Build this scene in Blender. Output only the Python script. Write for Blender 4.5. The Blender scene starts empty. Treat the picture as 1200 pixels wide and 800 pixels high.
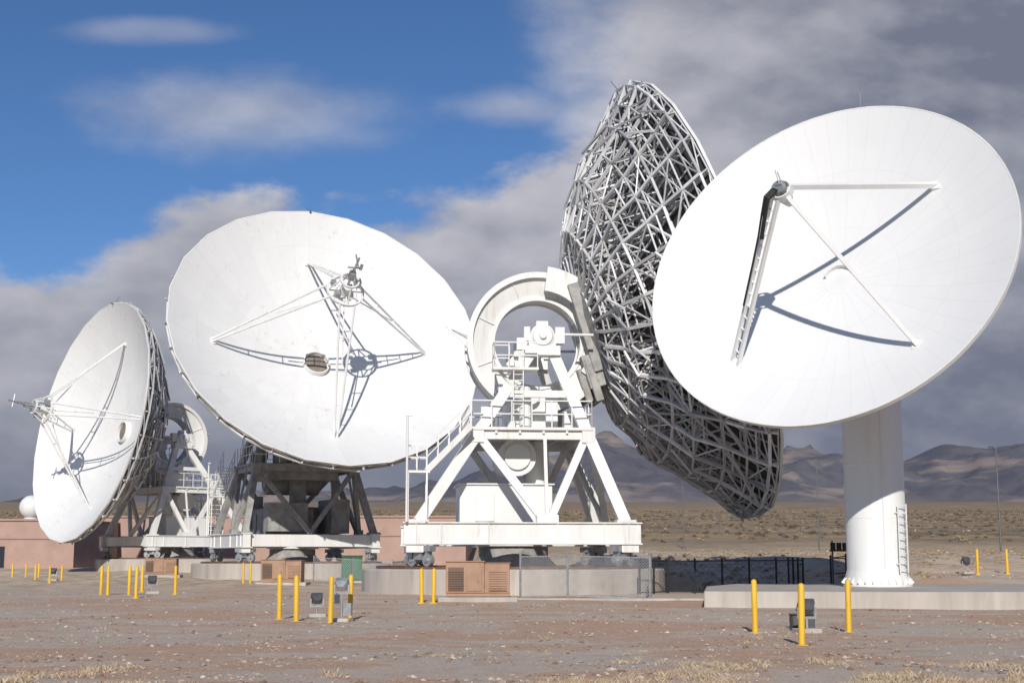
import bpy, math, random
import numpy as np
from mathutils import Vector, Matrix, noise
random.seed(7); rng=np.random.default_rng(7)
scene=bpy.context.scene
COL=scene.collection
rad=math.radians
# ------------------------------------------------------------------ camera
FPX=1667.0; PITCH=math.atan(253/FPX); CAM=Vector((0,0,1.6))
FW=Vector((0,math.cos(PITCH),math.sin(PITCH))); UP=Vector((0,-math.sin(PITCH),math.cos(PITCH))); RT=Vector((1,0,0))
cd=bpy.data.cameras.new("camera"); cam=bpy.data.objects.new("camera",cd); COL.objects.link(cam)
cd.lens=50; cd.sensor_width=36; cd.clip_start=0.1; cd.clip_end=30000
cam.location=CAM; cam.rotation_euler=(math.pi/2+PITCH,0,0); scene.camera=cam
def ray(u,v): return FW+RT*((u-600)/FPX)+UP*((400-v)/FPX)
def P(u,v,Y):
    d=ray(u,v); return CAM+d*(Y/d.y)
# ------------------------------------------------------------------ terrain height
def S(x,a,b):
    t=min(1,max(0,(x-a)/(b-a))); return t*t*(3-2*t)
BY=[-60,30,54,90,112,150,200,400,1000,3000,7000,12000]; BZ=[0,0,.15,.2,.45,.7,4.2,12,33,112,270,420]
def g(x,y):
    z=float(np.interp(y,BY,BZ))
    z+=S(x,0,7)*float(np.interp(y,[64,80,110,200],[0,1.2,1.6,0]))
    z+=S(x,11,15)*float(np.interp(y,[56.5,60,80,110],[0,.6,.3,0]))
    return z
def G(u,v):
    d=ray(u,v); t=10.0
    while t<4000:
        p=CAM+d*t
        if p.z<g(p.x,p.y): break
        t*=1.003
    p=CAM+d*t
    return Vector((p.x,p.y,g(p.x,p.y)))
# ------------------------------------------------------------------ materials
def newmat(name):
    m=bpy.data.materials.new(name); m.use_nodes=True
    nt=m.node_tree; b=nt.nodes["Principled BSDF"]; return m,nt,b
def N(nt,t,**k):
    n=nt.nodes.new(t)
    for a,b in k.items(): setattr(n,a,b)
    return n
def M_(nt,op,a,b=None,c=None,clamp=False):
    n=nt.nodes.new("ShaderNodeMath"); n.operation=op; n.use_clamp=clamp
    for i,x in enumerate((a,b,c)):
        if x is None: continue
        if isinstance(x,(int,float)): n.inputs[i].default_value=x
        else: nt.links.new(x,n.inputs[i])
    return n.outputs[0]
def MIX(nt,f,a,b,bt='MIX'):
    n=nt.nodes.new("ShaderNodeMix"); n.data_type='RGBA'; n.blend_type=bt
    for i,x in ((0,f),(6,a),(7,b)):
        if isinstance(x,(int,float)): n.inputs[i].default_value=x
        elif isinstance(x,tuple): n.inputs[i].default_value=(x[0],x[1],x[2],1)
        else: nt.links.new(x,n.inputs[i])
    return n.outputs[2]
def SM(nt,x,a,b,lo=0.0,hi=1.0):
    n=nt.nodes.new("ShaderNodeMapRange"); n.interpolation_type='SMOOTHSTEP'
    nt.links.new(x,n.inputs[0]); n.inputs[1].default_value=a; n.inputs[2].default_value=b; n.inputs[3].default_value=lo; n.inputs[4].default_value=hi
    return n.outputs[0]
def NOI(nt,vec,sc,det=5,rough=.6,dis=0):
    n=nt.nodes.new("ShaderNodeTexNoise"); n.inputs["Scale"].default_value=sc; n.inputs["Detail"].default_value=det; n.inputs["Roughness"].default_value=rough; n.inputs["Distortion"].default_value=dis
    nt.links.new(vec,n.inputs["Vector"]); return n.outputs[0]
def simple(name,col,rough=.6,metal=0,var=.18,sc=3.0,bump=.0,dirt=None,streak=False,isl=0):
    m,nt,b=newmat(name)
    geo=N(nt,"ShaderNodeNewGeometry"); pos=geo.outputs["Position"]
    if streak:
        mp=N(nt,"ShaderNodeMapping"); mp.inputs["Scale"].default_value=(1,1,.12); nt.links.new(pos,mp.inputs[0]); pv=mp.outputs[0]
    else: pv=pos
    n1=NOI(nt,pv,sc,5,.65)
    f=SM(nt,n1,.3,.7)
    dk=tuple(c*(1-var) for c in col); br=tuple(min(.9,c*(1+var*.5)) for c in col)
    c=MIX(nt,f,dk,br)
    if dirt:
        n2=NOI(nt,pv,sc*1.6,6,.7); c=MIX(nt,SM(nt,n2,.54,.75,0,.75),c,dirt)
    if isl: c=MIX(nt,M_(nt,'MULTIPLY',geo.outputs["Random Per Island"],isl),c,(.25,.25,.245))
    nt.links.new(c,b.inputs["Base Color"]); b.inputs["Roughness"].default_value=rough; b.inputs["Metallic"].default_value=metal
    if bump:
        bp=N(nt,"ShaderNodeBump"); bp.inputs["Strength"].default_value=bump; bp.inputs["Distance"].default_value=.03
        nt.links.new(NOI(nt,pos,sc*8,5,.7),bp.inputs["Height"]); nt.links.new(bp.outputs[0],b.inputs["Normal"])
    return m
def dishmat(name,nseg,rings,R,fleck,line_f=.16,pv=1.0):
    m,nt,b=newmat(name)
    tc=N(nt,"ShaderNodeTexCoord"); sp=N(nt,"ShaderNodeSeparateXYZ"); nt.links.new(tc.outputs["Object"],sp.inputs[0])
    x,y=sp.outputs[0],sp.outputs[1]
    r=M_(nt,'SQRT',M_(nt,'ADD',M_(nt,'MULTIPLY',x,x),M_(nt,'MULTIPLY',y,y)))
    ang=M_(nt,'ADD',M_(nt,'DIVIDE',M_(nt,'ARCTAN2',y,x),2*math.pi),.5)
    outer=M_(nt,'GREATER_THAN',r,R*.52)
    cnt=M_(nt,'ADD',M_(nt,'MULTIPLY',outer,nseg),nseg)
    a=M_(nt,'MULTIPLY',ang,cnt); fr=M_(nt,'FRACT',a)
    da=M_(nt,'SUBTRACT',.5,M_(nt,'ABSOLUTE',M_(nt,'SUBTRACT',fr,.5)))
    dist=M_(nt,'DIVIDE',M_(nt,'MULTIPLY',M_(nt,'MULTIPLY',da,r),2*math.pi),cnt)
    la=SM(nt,dist,.006,.03,1,0)
    q=M_(nt,'DIVIDE',r,R/rings); fq=M_(nt,'FRACT',q)
    dr=M_(nt,'MULTIPLY',M_(nt,'SUBTRACT',.5,M_(nt,'ABSOLUTE',M_(nt,'SUBTRACT',fq,.5))),R/rings)
    lr=SM(nt,dr,.006,.03,1,0)
    line=M_(nt,'MAXIMUM',la,lr)
    wn=N(nt,"ShaderNodeTexWhiteNoise"); wn.noise_dimensions='2D'; cv=N(nt,"ShaderNodeCombineXYZ")
    nt.links.new(M_(nt,'FLOOR',a),cv.inputs[0]); nt.links.new(M_(nt,'FLOOR',q),cv.inputs[1]); nt.links.new(cv.outputs[0],wn.inputs["Vector"])
    lo=.765-.05*pv
    c=MIX(nt,wn.outputs["Value"],(lo,lo,lo-.012),(.77,.768,.755))
    n1=NOI(nt,tc.outputs["Object"],.5,6,.6); c=MIX(nt,SM(nt,n1,.4,.7,0,.3),c,(.70,.69,.67))
    n2=NOI(nt,tc.outputs["Object"],2.0,9,.9); n3=NOI(nt,tc.outputs["Object"],.3,3,.6)
    c=MIX(nt,M_(nt,'MULTIPLY',SM(nt,n2,.55,.62,0,fleck),SM(nt,n3,.47,.60)),c,(.50,.49,.47))
    mp=N(nt,"ShaderNodeMapping"); mp.inputs["Scale"].default_value=(2.2,.16,1); nt.links.new(tc.outputs["Object"],mp.inputs[0])
    c=MIX(nt,SM(nt,NOI(nt,mp.outputs[0],1.2,6,.7),.56,.74,0,.24*pv+.03),c,(.58,.55,.50))
    c=MIX(nt,M_(nt,'MULTIPLY',line,line_f),c,(.3,.3,.3))
    nt.links.new(c,b.inputs["Base Color"]); b.inputs["Roughness"].default_value=.6
    bp=N(nt,"ShaderNodeBump"); bp.inputs["Strength"].default_value=.2; bp.inputs["Distance"].default_value=.05
    nt.links.new(NOI(nt,tc.outputs["Object"],.8,3,.5),bp.inputs["Height"]); nt.links.new(bp.outputs[0],b.inputs["Normal"])
    return m
WHITE=simple("white_steel_paint",(.76,.755,.73),.45,0,.1,1.2,.04,(.50,.44,.36),True)
WHITE2=simple("white_pedestal_paint",(.77,.77,.75),.5,0,.06,.8,.02,(.64,.62,.58),True)
GREYW=simple("weathered_truss_paint",(.80,.80,.80),.4,.0,.15,2.0,0,(.48,.46,.43),False,.85)
GREYM=simple("dusty_shaded_grey_paint",(.36,.35,.33),.6,.0,.3,2.0,0,(.18,.17,.15))  # shared by plain grey parts and the tower darkened for shade and dirt
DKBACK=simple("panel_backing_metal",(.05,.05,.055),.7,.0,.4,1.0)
GALV=simple("galvanised_steel",(.42,.43,.44),.45,.6,.25,4)
POLE=simple("dull_pole_metal",(.15,.15,.15),.6,.2,.2,4)
DGREY=simple("dark_grey_metal",(.09,.09,.095),.5,.2,.2,4)
BLACK=simple("black_metal",(.02,.02,.02),.6,.0,.2,4)
CONC=simple("concrete",(.47,.425,.375),.9,0,.2,1.1,.2,(.30,.26,.215),True)
TAN=simple("tan_painted_metal",(.37,.225,.145),.6,0,.15,1.5,.02,(.25,.15,.09))
TAND=simple("dark_louvre",(.15,.095,.065),.6,0,.15,1.5)
YEL=simple("yellow_paint",(.76,.46,.03),.55,0,.18,6,.03,(.42,.24,.07),True)
GREEN=simple("green_painted_metal",(.018,.12,.055),.5,0,.15,3)
WALL=simple("pink_tan_stucco",(.42,.285,.235),.9,0,.1,.4,.1,(.33,.22,.18))
WALLD=simple("dark_trim",(.22,.145,.12),.8,0,.1,.6)  # darker brown for wall reveals and doors
GLASS=simple("dark_glazing",(.03,.035,.045),.15,0,.1,1)
RUST=simple("rusty_steel",(.20,.11,.07),.7,.3,.4,5)
WINDOW=simple("feed_window_membrane",(.24,.20,.16),.6,0,.3,3)
LAMPG=simple("lamp_glass",(.6,.62,.62),.2,0,.05,3)
D20=dishmat("reflector_panel_paint",24,5,10.0,.95,.12,.8)
D13=dishmat("reflector_petal_paint",24,3,6.6,.08,.09,.25)
# ------------------------------------------------------------------ mesh builder
class MB:
    def __init__(s): s.v=[]; s.f=[]
    def add(s,vs,fs):
        o=len(s.v); s.v+= [tuple(p) for p in vs]; s.f+=[tuple(i+o for i in f) for f in fs]
    def beam(s,a,b,w,h=None,up=(0,0,1)):
        a=Vector(a); b=Vector(b); h=h or w; d=(b-a)
        if d.length<1e-6: return
        d.normalize(); u=Vector(up)
        if abs(d.dot(u))>.98: u=Vector((1,0,0))
        x=d.cross(u).normalized(); y=x.cross(d).normalized()
        vs=[]
        for p in (a,b):
            for i,j in ((-1,-1),(1,-1),(1,1),(-1,1)): vs.append(p+x*(i*w/2)+y*(j*h/2))
        s.add(vs,[(0,1,2,3),(7,6,5,4),(0,4,5,1),(1,5,6,2),(2,6,7,3),(3,7,4,0)])
    def tube(s,a,b,r,n=10,r2=None):
        a=Vector(a); b=Vector(b); d=(b-a).normalized(); r2=r if r2 is None else r2
        u=Vector((0,0,1)) if abs(d.z)<.95 else Vector((1,0,0))
        x=d.cross(u).normalized(); y=x.cross(d).normalized(); vs=[]
        for p,q in ((a,r),(b,r2)):
            for i in range(n):
                t=2*math.pi*i/n; vs.append(p+x*(q*math.cos(t))+y*(q*math.sin(t)))
        fs=[(i,i+n,(i+1)%n+n,(i+1)%n) for i in range(n)]+[tuple(range(n)),tuple(range(2*n-1,n-1,-1))]
        s.add(vs,fs)
    def box(s,c,d,rz=0,M=None):
        vs=[]
        R=Matrix.Rotation(rz,3,'Z')
        for k in (-1,1):
            for i,j in ((-1,-1),(1,-1),(1,1),(-1,1)):
                vs.append(Vector(c)+R@Vector((i*d[0]/2,j*d[1]/2,k*d[2]/2)))
        s.add(vs,[(3,2,1,0),(4,5,6,7),(0,1,5,4),(1,2,6,5),(2,3,7,6),(3,0,4,7)])
    def lathe(s,prof,n=32,c=(0,0,0),ax='Z',closed=False,a0=0,a1=2*math.pi):
        full=abs(a1-a0-2*math.pi)<1e-6; m=n if full else n+1; vs=[]; k=len(prof)
        for i in range(m):
            t=a0+(a1-a0)*i/n; ct,st=math.cos(t),math.sin(t)
            for r,z in prof:
                p=(r*ct,r*st,z) if ax=='Z' else (r*ct,z,r*st)
                vs.append((p[0]+c[0],p[1]+c[1],p[2]+c[2]))
        fs=[]
        kk=k if closed else k-1
        for i in range(n):
            i2=(i+1)%m
            for j in range(kk):
                j2=(j+1)%k; f=(i*k+j,i2*k+j,i2*k+j2,i*k+j2)
                fs.append(f if ax=='Z' else f[::-1])
        if not full and closed:
            fs.append(tuple(range(k))); fs.append(tuple(reversed([n*k+j for j in range(k)])))
        s.add(vs,fs)
    def sphere(s,c,r,n=20,h=12,z0=-1):
        prof=[]
        for j in range(h+1):
            t=-math.pi/2+math.pi*j/h; 
            if math.sin(t)<z0: continue
            prof.append((max(r*math.cos(t),.001),r*math.sin(t)))
        s.lathe(prof,n,c)
    def obj(s,name,mat,parent=None,M=None,smooth=False,bevel=0,label=None,thick=0):
        me=bpy.data.meshes.new(name); me.from_pydata(s.v,[],s.f); me.update()
        if smooth:
            me.polygons.foreach_set("use_smooth",[True]*len(me.polygons)); me.set_sharp_from_angle(angle=rad(35))
        me.materials.append(mat); o=bpy.data.objects.new(name,me); COL.objects.link(o)
        if parent: o.parent=parent
        if M is not None: o.matrix_basis=M
        if bevel:
            b=o.modifiers.new("bevel",'BEVEL'); b.width=bevel; b.segments=1; b.limit_method='ANGLE'
        if thick:
            b=o.modifiers.new("solid",'SOLIDIFY'); b.thickness=thick; b.offset=-1
        if label: o["label"]=label
        return o
def empty(name,loc,rz,label,cat,group=None):
    e=bpy.data.objects.new(name,None); COL.objects.link(e); e.empty_display_size=.5
    e.location=loc; e.rotation_euler=(0,0,rz); e["label"]=label; e["category"]=cat
    if group: e["group"]=group
    return e
def tag(o,label=None,cat=None,group=None,kind=None):
    if label:o["label"]=label
    if cat:o["category"]=cat
    if group:o["group"]=group
    if kind:o["kind"]=kind
    return o
def railing(mb,pts,h=1.1,sp=.9,w=.05,mid=(.5,)):
    for a,b in zip(pts[:-1],pts[1:]):
        a=Vector(a); b=Vector(b); n=max(1,round((b-a).length/sp))
        for i in range(n+1):
            p=a.lerp(b,i/n); mb.beam(p,p+Vector((0,0,h)),w)
        for m in tuple(mid)+(1,): mb.beam(a+Vector((0,0,h*m)),b+Vector((0,0,h*m)),w)
# ------------------------------------------------------------------ big telescope
def dish_pose(u,v,apx,Rm,tau,minor):
    F=FPX*Rm/apx; d=ray(u,v); c=CAM+d*F; los=d.normalized()
    r=los.cross(Vector((0,0,1))).normalized(); up=r.cross(los)
    n=-los*math.cos(tau)+(r*math.cos(minor)+up*math.sin(minor))*math.sin(tau)
    return c,n.normalized()
def big_telescope(u,v,apx,tau,minor,label,feed_h=3.8,shaded_dirty=False):
    R=10.0; DEP=3.4; K=7.3; TWR=GREYM if shaded_dirty else WHITE; BOX=GREYM if shaded_dirty else WHITE2  # grey instead of white paints the dish's shade and dirt onto this tower
    c,n=dish_pose(u,v,apx,R,rad(tau),rad(minor))
    az=math.atan2(n.y,n.x); E=math.asin(n.z)
    piv=c-n*K; d=Vector((math.cos(az),math.sin(az),0)); base=piv-d*1.0
    gz=g(base.x,base.y); base.z=gz; H=piv.z-gz
    # foundation (fixed)
    fnd=MB(); fnd.lathe([(4.9,-.4),(6.5,-.4),(6.5,.92),(6.44,.98),(4.9,.98)],64,closed=True)
    fo=empty("telescope_foundation",base,0,"round pale concrete ring foundation carrying a dish telescope","foundation")
    fnd.obj("concrete_ring",CONC,fo,smooth=True)
    rl=MB(); rl.lathe([(5.7,.981),(5.9,.981),(5.9,1.09),(5.7,1.09)],64,closed=True); rl.obj("steel_rail",RUST,fo,smooth=True)
    pc=MB(); pc.lathe([(.01,-.3),(2.6,-.3),(2.4,.5),(1.5,1.5),(1.5,1.9),(.01,1.9)],32); pc.obj("centre_pintle",GREYM,fo,smooth=True)
    root=empty("dish_telescope",base,az,label,"radio telescope","large dish telescopes")
    # ---- base frame
    b=MB(); L=4.6
    for s in (-1,1):
        b.beam((-L-.2,s*4.2,2.4),(L+.2,s*4.2,2.4),.5,.8)
        b.beam((s*4.2,-3.94,2.4),(s*4.2,3.94,2.4),.5,.76)
        b.beam((-L-.25,s*4.2,2.82),(L+.25,s*4.2,2.82),.7,.06)
        b.beam((-L-.25,s*4.2,1.98),(L+.25,s*4.2,1.98),.7,.06)
        for xx in (-4.3,-3.3,-1.4,1.4,3.3,4.3): b.box((xx,s*4.2,2.4),(.05,.62,.76))
        for xx in (-4.35,4.35): b.box((xx,s*4.2,1.8),(.7,.55,.32))
        b.beam((s*1.5,-3.94,2.5),(s*1.5,3.94,2.5),.35,.6)
    b.beam((-3.94,0,2.55),(3.94,0,2.55),.35,.5)
    b.lathe([(1.7,1.92),(1.7,2.1),(.3,2.1)],24)
    bf=b.obj("base_frame",WHITE,root,bevel=.015)
    for sx in (-1,1):
        for sy in (-1,1):
            t=MB(); cx,cy=sx*4.1,sy*4.1; a=math.atan2(cy,cx)
            t.box((cx,cy,1.80),(.36,1.3,.24),a); t.box((cx,cy,1.52),(.4,.4,.34),a)
            for k in (-.42,.42):
                px=cx-math.sin(a)*k; py=cy+math.cos(a)*k; dx,dy=math.cos(a)*.10,math.sin(a)*.10
                t.tube((px-dx,py-dy,1.34),(px+dx,py+dy,1.34),.25,18); t.tube((px-dx*1.8,py-dy*1.8,1.34),(px+dx*1.8,py+dy*1.8,1.34),.09,10)
                t.box((px,py,1.62),(.3,.12,.4),a)
            t.obj("bogie_wheel",GALV,bf,smooth=True)
    # ---- tower
    zm=2.85+.51*(H-.9-2.85); T=MB(); tp={}; mp={}
    for sx in (-1,1):
        for sy in (-1,1):
            B_=Vector((sx*4.2,sy*4.2,2.85)); Tt=Vector((1.0+sx*.5,sy*2.35,H-.75)); tp[sx,sy]=Tt; mp[sx,sy]=B_.lerp(Tt,.51)
            T.beam(B_,Tt,.46,.38,up=(0,1,0))
            T.box((B_.x,B_.y,2.90),(.8,.7,.1))
            q=B_.lerp(Tt,.51); T.beam(q-Vector((0,0,.35)),q+Vector((0,0,.3)),.6,.55)
    for sy in (-1,1):
        mid=Vector((1.0,sy*4.2,2.9))
        T.beam(mp[-1,sy],mp[1,sy],.36,.42)
        T.beam(mp[-1,sy]+Vector((.1,0,-.1)),mid+Vector((-.1,0,0)),.34,.28,up=(0,1,0)); T.beam(mp[1,sy]+Vector((-.1,0,-.1)),mid+Vector((.1,0,0)),.32,.28,up=(0,1,0))
        a=mp[-1,sy].lerp(tp[-1,sy],.5); c2=mp[1,sy].lerp(tp[1,sy],.5); T.beam(a,c2,.24,.3)
        T.beam(mid+Vector((0,0,.1)),Vector((1.0,sy*3.4,zm)),.14)
        T.box((1.0,sy*4.2,3.0),(.9,.4,.3))
    for sx in (-1,1):
        mid=Vector((sx*4.1,0,2.9))
        T.beam(mp[sx,-1],mp[sx,1],.34,.4)
        T.beam(mp[sx,-1],mid,.28,up=(1,0,0)); T.beam(mp[sx,1],mid,.28,up=(1,0,0))
        T.beam(mp[sx,-1].lerp(tp[sx,-1],.5),mp[sx,1].lerp(tp[sx,1],.5),.22)
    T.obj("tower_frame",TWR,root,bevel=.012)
    # ---- platform
    pl=MB(); pl.box((.45,0,zm+.30),(5.1,7.2,.12))
    for i in range(6): pl.beam((-2.0+i*.98,-3.55,zm+.17),(-2.0+i*.98,3.55,zm+.17),.1,.14)
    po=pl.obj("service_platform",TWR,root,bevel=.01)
    rr=MB(); z=zm+.36; railing(rr,[(-2.05,-3.55,z),(2.95,-3.55,z),(2.95,3.55,z),(-2.05,3.55,z),(-2.05,-2.4,z)],1.1,.85,.048); rr.obj("railing",WHITE,po)
    up=MB(); z2=H-1.5; up.box((-.2,-3.05,z2),(1.9,.95,.1)); railing(up,[(.7,-3.5,z2),(-1.1,-3.5,z2),(-1.1,-2.6,z2),(-.4,-2.6,z2)],1.1,.6,.045)
    up.beam((-.9,-3.0,z2),(.2,-2.7,z2-1.2),.12); 
    for o in (-.2,.2): up.beam((-.1+o,-3.45,zm+.3),(-.1+o,-3.45,z2),.04)
    for i in range(9): up.beam((-.3,-3.45,zm+.6+i*(z2-zm-.6)/9),(.1,-3.45,zm+.6+i*(z2-zm-.6)/9),.03)
    up.obj("bearing_platform",WHITE,root)
    # ---- stair
    st=MB(); A=Vector((-2.1,-3.9,zm+.35)); Bq=Vector((-3.9,-4.2,zm-1.5))
    for o in (-.38,.38):
        ov=Vector((0,o,0)); st.beam(A+ov,Bq+ov,.06,.24)
        for h in (.55,1.0): st.beam(A+ov+Vector((0,0,h)),Bq+ov+Vector((0,0,h)),.04)
        for i in range(5): p=A.lerp(Bq,i/4)+ov; st.beam(p,p+Vector((0,0,1.0)),.04)
    for i in range(10):
        p=A.lerp(Bq,(i+.5)/10); st.box(p,(.26,.74,.04))
    st.box(Bq+Vector((-.35,0,-.05)),(.95,.9,.09)); z3=Bq.z
    railing(st,[(-3.9,Bq.y+.42,z3),(-4.7,Bq.y+.42,z3),(-4.7,Bq.y-.42,z3),(-3.9,Bq.y-.42,z3)],1.05,.5,.04)
    for xx in (-4.65,-3.9):
        for o in (-.4,.4): st.beam((xx,Bq.y+o,2.85),(xx,Bq.y+o,z3),.07)
    for i in range(9): st.beam((-4.65,Bq.y-.4,2.9+i*.28),(-4.65,Bq.y+.4,2.9+i*.28),.03)
    st.tube((-4.7,Bq.y-.5,2.85),(-4.7,Bq.y-.5,zm+.7),.05,8); st.box((-4.62,Bq.y-.5,zm+.72),(.28,.12,.1))
    st.obj("access_stair",WHITE,root)
    # ---- equipment between the legs
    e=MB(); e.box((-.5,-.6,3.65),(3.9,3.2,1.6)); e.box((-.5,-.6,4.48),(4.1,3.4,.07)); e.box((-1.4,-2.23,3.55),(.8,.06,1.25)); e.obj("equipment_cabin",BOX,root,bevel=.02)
    e=MB(); e.tube((.0,-1.9,zm-.75),(.0,1.6,zm-.75),.8,28); e.tube((.0,-2.05,zm-.75),(.0,-1.9,zm-.75),.55,20); e.tube((1.0,0,2.8),(1.0,0,zm),.55,24)
    if shaded_dirty:
        e.box((1.2,2.4,4.0),(3.2,1.2,2.2)); e.box((-1.8,2.2,3.8),(1.6,1.8,1.8)); e.box((2.6,-1.2,3.9),(1.2,2.6,1.8)); e.box((.6,0,zm-.3),(3.6,4.6,.7)); e.box((-2.6,-2,4.2),(.8,1,2.4))
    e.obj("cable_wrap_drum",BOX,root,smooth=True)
    e=MB(); e.box((.7,-.0,zm+1.05),(2.2,2.6,1.4)); e.box((2.3,-1.6,zm+.8),(.6,.8,.8)); e.box((-1.3,-2.2,zm+.85),(.6,.8,.9)); e.tube((.6,-1.7,zm+1.9),(.6,1.7,zm+1.9),.4,20)
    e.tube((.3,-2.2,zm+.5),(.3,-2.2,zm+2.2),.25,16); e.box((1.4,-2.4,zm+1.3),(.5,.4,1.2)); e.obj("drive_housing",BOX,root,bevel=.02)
    # ---- elevation wheel & trunnion
    w=MB(); c0=(1.0,0,H)
    w.lathe([(1.95,-.58),(2.95,-.86),(2.95,.86),(1.95,.58)],72,c0,'Y',closed=True)
    for s in (-1,1):
        w.lathe([(1.88,s*.64-.05),(2.05,s*.64-.05),(2.05,s*.64+.05),(1.88,s*.64+.05)],72,c0,'Y',closed=True)
        w.lathe([(2.85,s*.95-.09),(3.1,s*.95-.09),(3.1,s*.95+.09),(2.85,s*.95+.09)],72,c0,'Y',closed=True)
        for i in range(8):
            t=2*math.pi*(i+.5)/8; ct,sn=math.cos(t),math.sin(t)
            w.beam((1+ct*2.05,s*.65,H+sn*2.05),(1+ct*2.88,s*.87,H+sn*2.88),.03,.05,up=(0,1,0))
    w.lathe([(2.96,-.86),(3.02,-.86),(3.02,.86),(2.96,.86)],72,c0,'Y',closed=True)
    w.beam((-1.9,-.4,H+.3),(-3.0,-.4,H+.75),.1); w.beam((-2.0,-.4,H-.2),(-3.0,-.4,H+.75),.08); w.beam((-1.9,.4,H+.3),(-3.0,-.4,H+.75),.08)
    w.obj("elevation_wheel",WHITE,root,smooth=True)
    y=MB()
    y.lathe([(2.3,-1.1),(3.25,-1.2),(3.25,1.2),(2.3,1.1)],28,c0,'Y',closed=True,a0=E-rad(52),a1=E+rad(66))
    for s in (-1,1):
        y.lathe([(2.25,s*1.22-.05),(3.32,s*1.22-.05),(3.32,s*1.22+.05),(2.25,s*1.22+.05)],28,c0,'Y',closed=True,a0=E-rad(52),a1=E+rad(66))
    y.obj("yoke",WHITE,root,smooth=True)
    tr=MB()
    for s in (-1,1):
        tr.lathe([(.01,s*1.9),(.52,s*1.9),(.52,s*2.72),(.44,s*2.76),(.40,s*2.84),(.16,s*2.86),(.14,s*2.98),(.01,s*2.99)][::(1 if s>0 else -1)],28,(1,0,H),'Y')
        tr.box((1,s*2.35,H-.62),(1.5,.85,.4)); tr.box((1,s*2.35,H-.25),(1.15,.7,.7)); tr.box((1.0,s*2.35,H+.56),(.5,.5,.2)); tr.box((1.75,s*2.4,H+.05),(.4,.5,.7)); tr.box((.35,s*2.4,H+.1),(.25,.5,.6)); tr.tube((1.95,s*2.5,H+.1),(3.2,s*2.5,H+.1),.06,8); tr.box((.1,s*2.6,H-.35),(.4,.4,.5))
    tr.tube((1,-2.6,H),(1,2.6,H),.35,20); tr.obj("trunnion_bearing",WHITE2,root,smooth=True)
    # ---- dish frame
    MD=Matrix(((0,-math.sin(E),math.cos(E),1+K*math.cos(E)),(1,0,0,0),(0,math.cos(E),math.sin(E),H+K*math.sin(E)),(0,0,0,1)))
    sf=lambda r:-DEP*(1-(r/R)**2)
    bk=lambda r:float(np.interp(r,[0,3,5,7,8.6,10],[-4.95,-4.9,-4.4,-3.15,-1.7,-.5]))
    cw=MB(); cw.box((-.9,-1.9,-5.3),(.9,1.5,.9)); cw.box((.9,-1.9,-5.3),(.9,1.5,.9)); cw.box((0,-2.3,-5.5),(2.8,1.9,.35)); cw.box((0,-2.4,-5.9),(2.3,1.5,.3)); cw.box((0,0,-5.15),(3.0,4.0,.5))
    cw.obj("counterweight",GREYM,root,MD,bevel=.03)
    hb=MB(); hb.lathe([(.01,-4.4),(1.7,-4.4),(2.1,-4.75),(2.1,-4.95),(1.6,-5.1),(.01,-5.1)][::-1],32); 
    hb.obj("dish_hub",GREYM,root,MD,smooth=True)
    FC=.0086
    def panel_mesh(off,rs,ns,inner=.6):
        vs=[];fs=[]
        rr_=[inner+(R-inner)*i/rs for i in range(rs+1)]
        for r in rr_:
            for k in range(ns):
                t=2*math.pi*k/ns; q=r*(1-FC*(1 if k%2 else 0)*(r/R)); vs.append((q*math.cos(t),q*math.sin(t),sf(r)+off))
        for i in range(rs):
            for k in range(ns):
                k2=(k+1)%ns; fs.append((i*ns+k,(i+1)*ns+k,(i+1)*ns+k2,i*ns+k2))
        m=MB(); m.add(vs,fs); return m
    m=panel_mesh(0,16,48); dishobj=m.obj("reflector_dish",D20,root,MD,smooth=True)
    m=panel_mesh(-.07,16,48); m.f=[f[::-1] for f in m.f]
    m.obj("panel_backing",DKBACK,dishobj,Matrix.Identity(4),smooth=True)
    m=MB()
    for k in range(48):
        def rp(kk,z,dr):
            t=2*math.pi*kk/48; q=(R+dr)*(1-FC*(kk%2)); return Vector((q*math.cos(t),q*math.sin(t),z))
        m.beam(rp(k,-.05,.02),rp(k+1,-.05,.02),.06,.12)
    m.obj("rim",WHITE,dishobj,Matrix.Identity(4))
    D0=-DEP; cc_=(0,-.25,0)
    fc=MB(); fc.lathe([(.86,D0-.2),(.86,D0+.40),(.79,D0+.40),(.79,D0+.1),(.01,D0+.1)],36,cc_)
    fco=fc.obj("feed_cone",WHITE2,dishobj,Matrix.Identity(4),smooth=True)
    fw=MB(); fw.lathe([(.74,D0+.12),(.70,D0+.2),(.30,D0+.27),(.01,D0+.28)],32,cc_); fw.obj("feed_window",WINDOW,dishobj,Matrix.Identity(4),smooth=True)
    # truss
    t=MB(); NR=34; nodes=[2.2,3.4,4.5,5.5,6.5,7.5,8.4,9.2,9.95]; k_=.70; rj=random.Random(11)
    def pt(i,r,top): 
        a=2*math.pi*i/NR; z=(sf(r)-.14) if top else bk(r)
        if not top and 3<r<9.5: z+=.16*math.sin(i*12.9898+r*78.2)
        return Vector((r*math.cos(a),r*math.sin(a),z))
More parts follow.
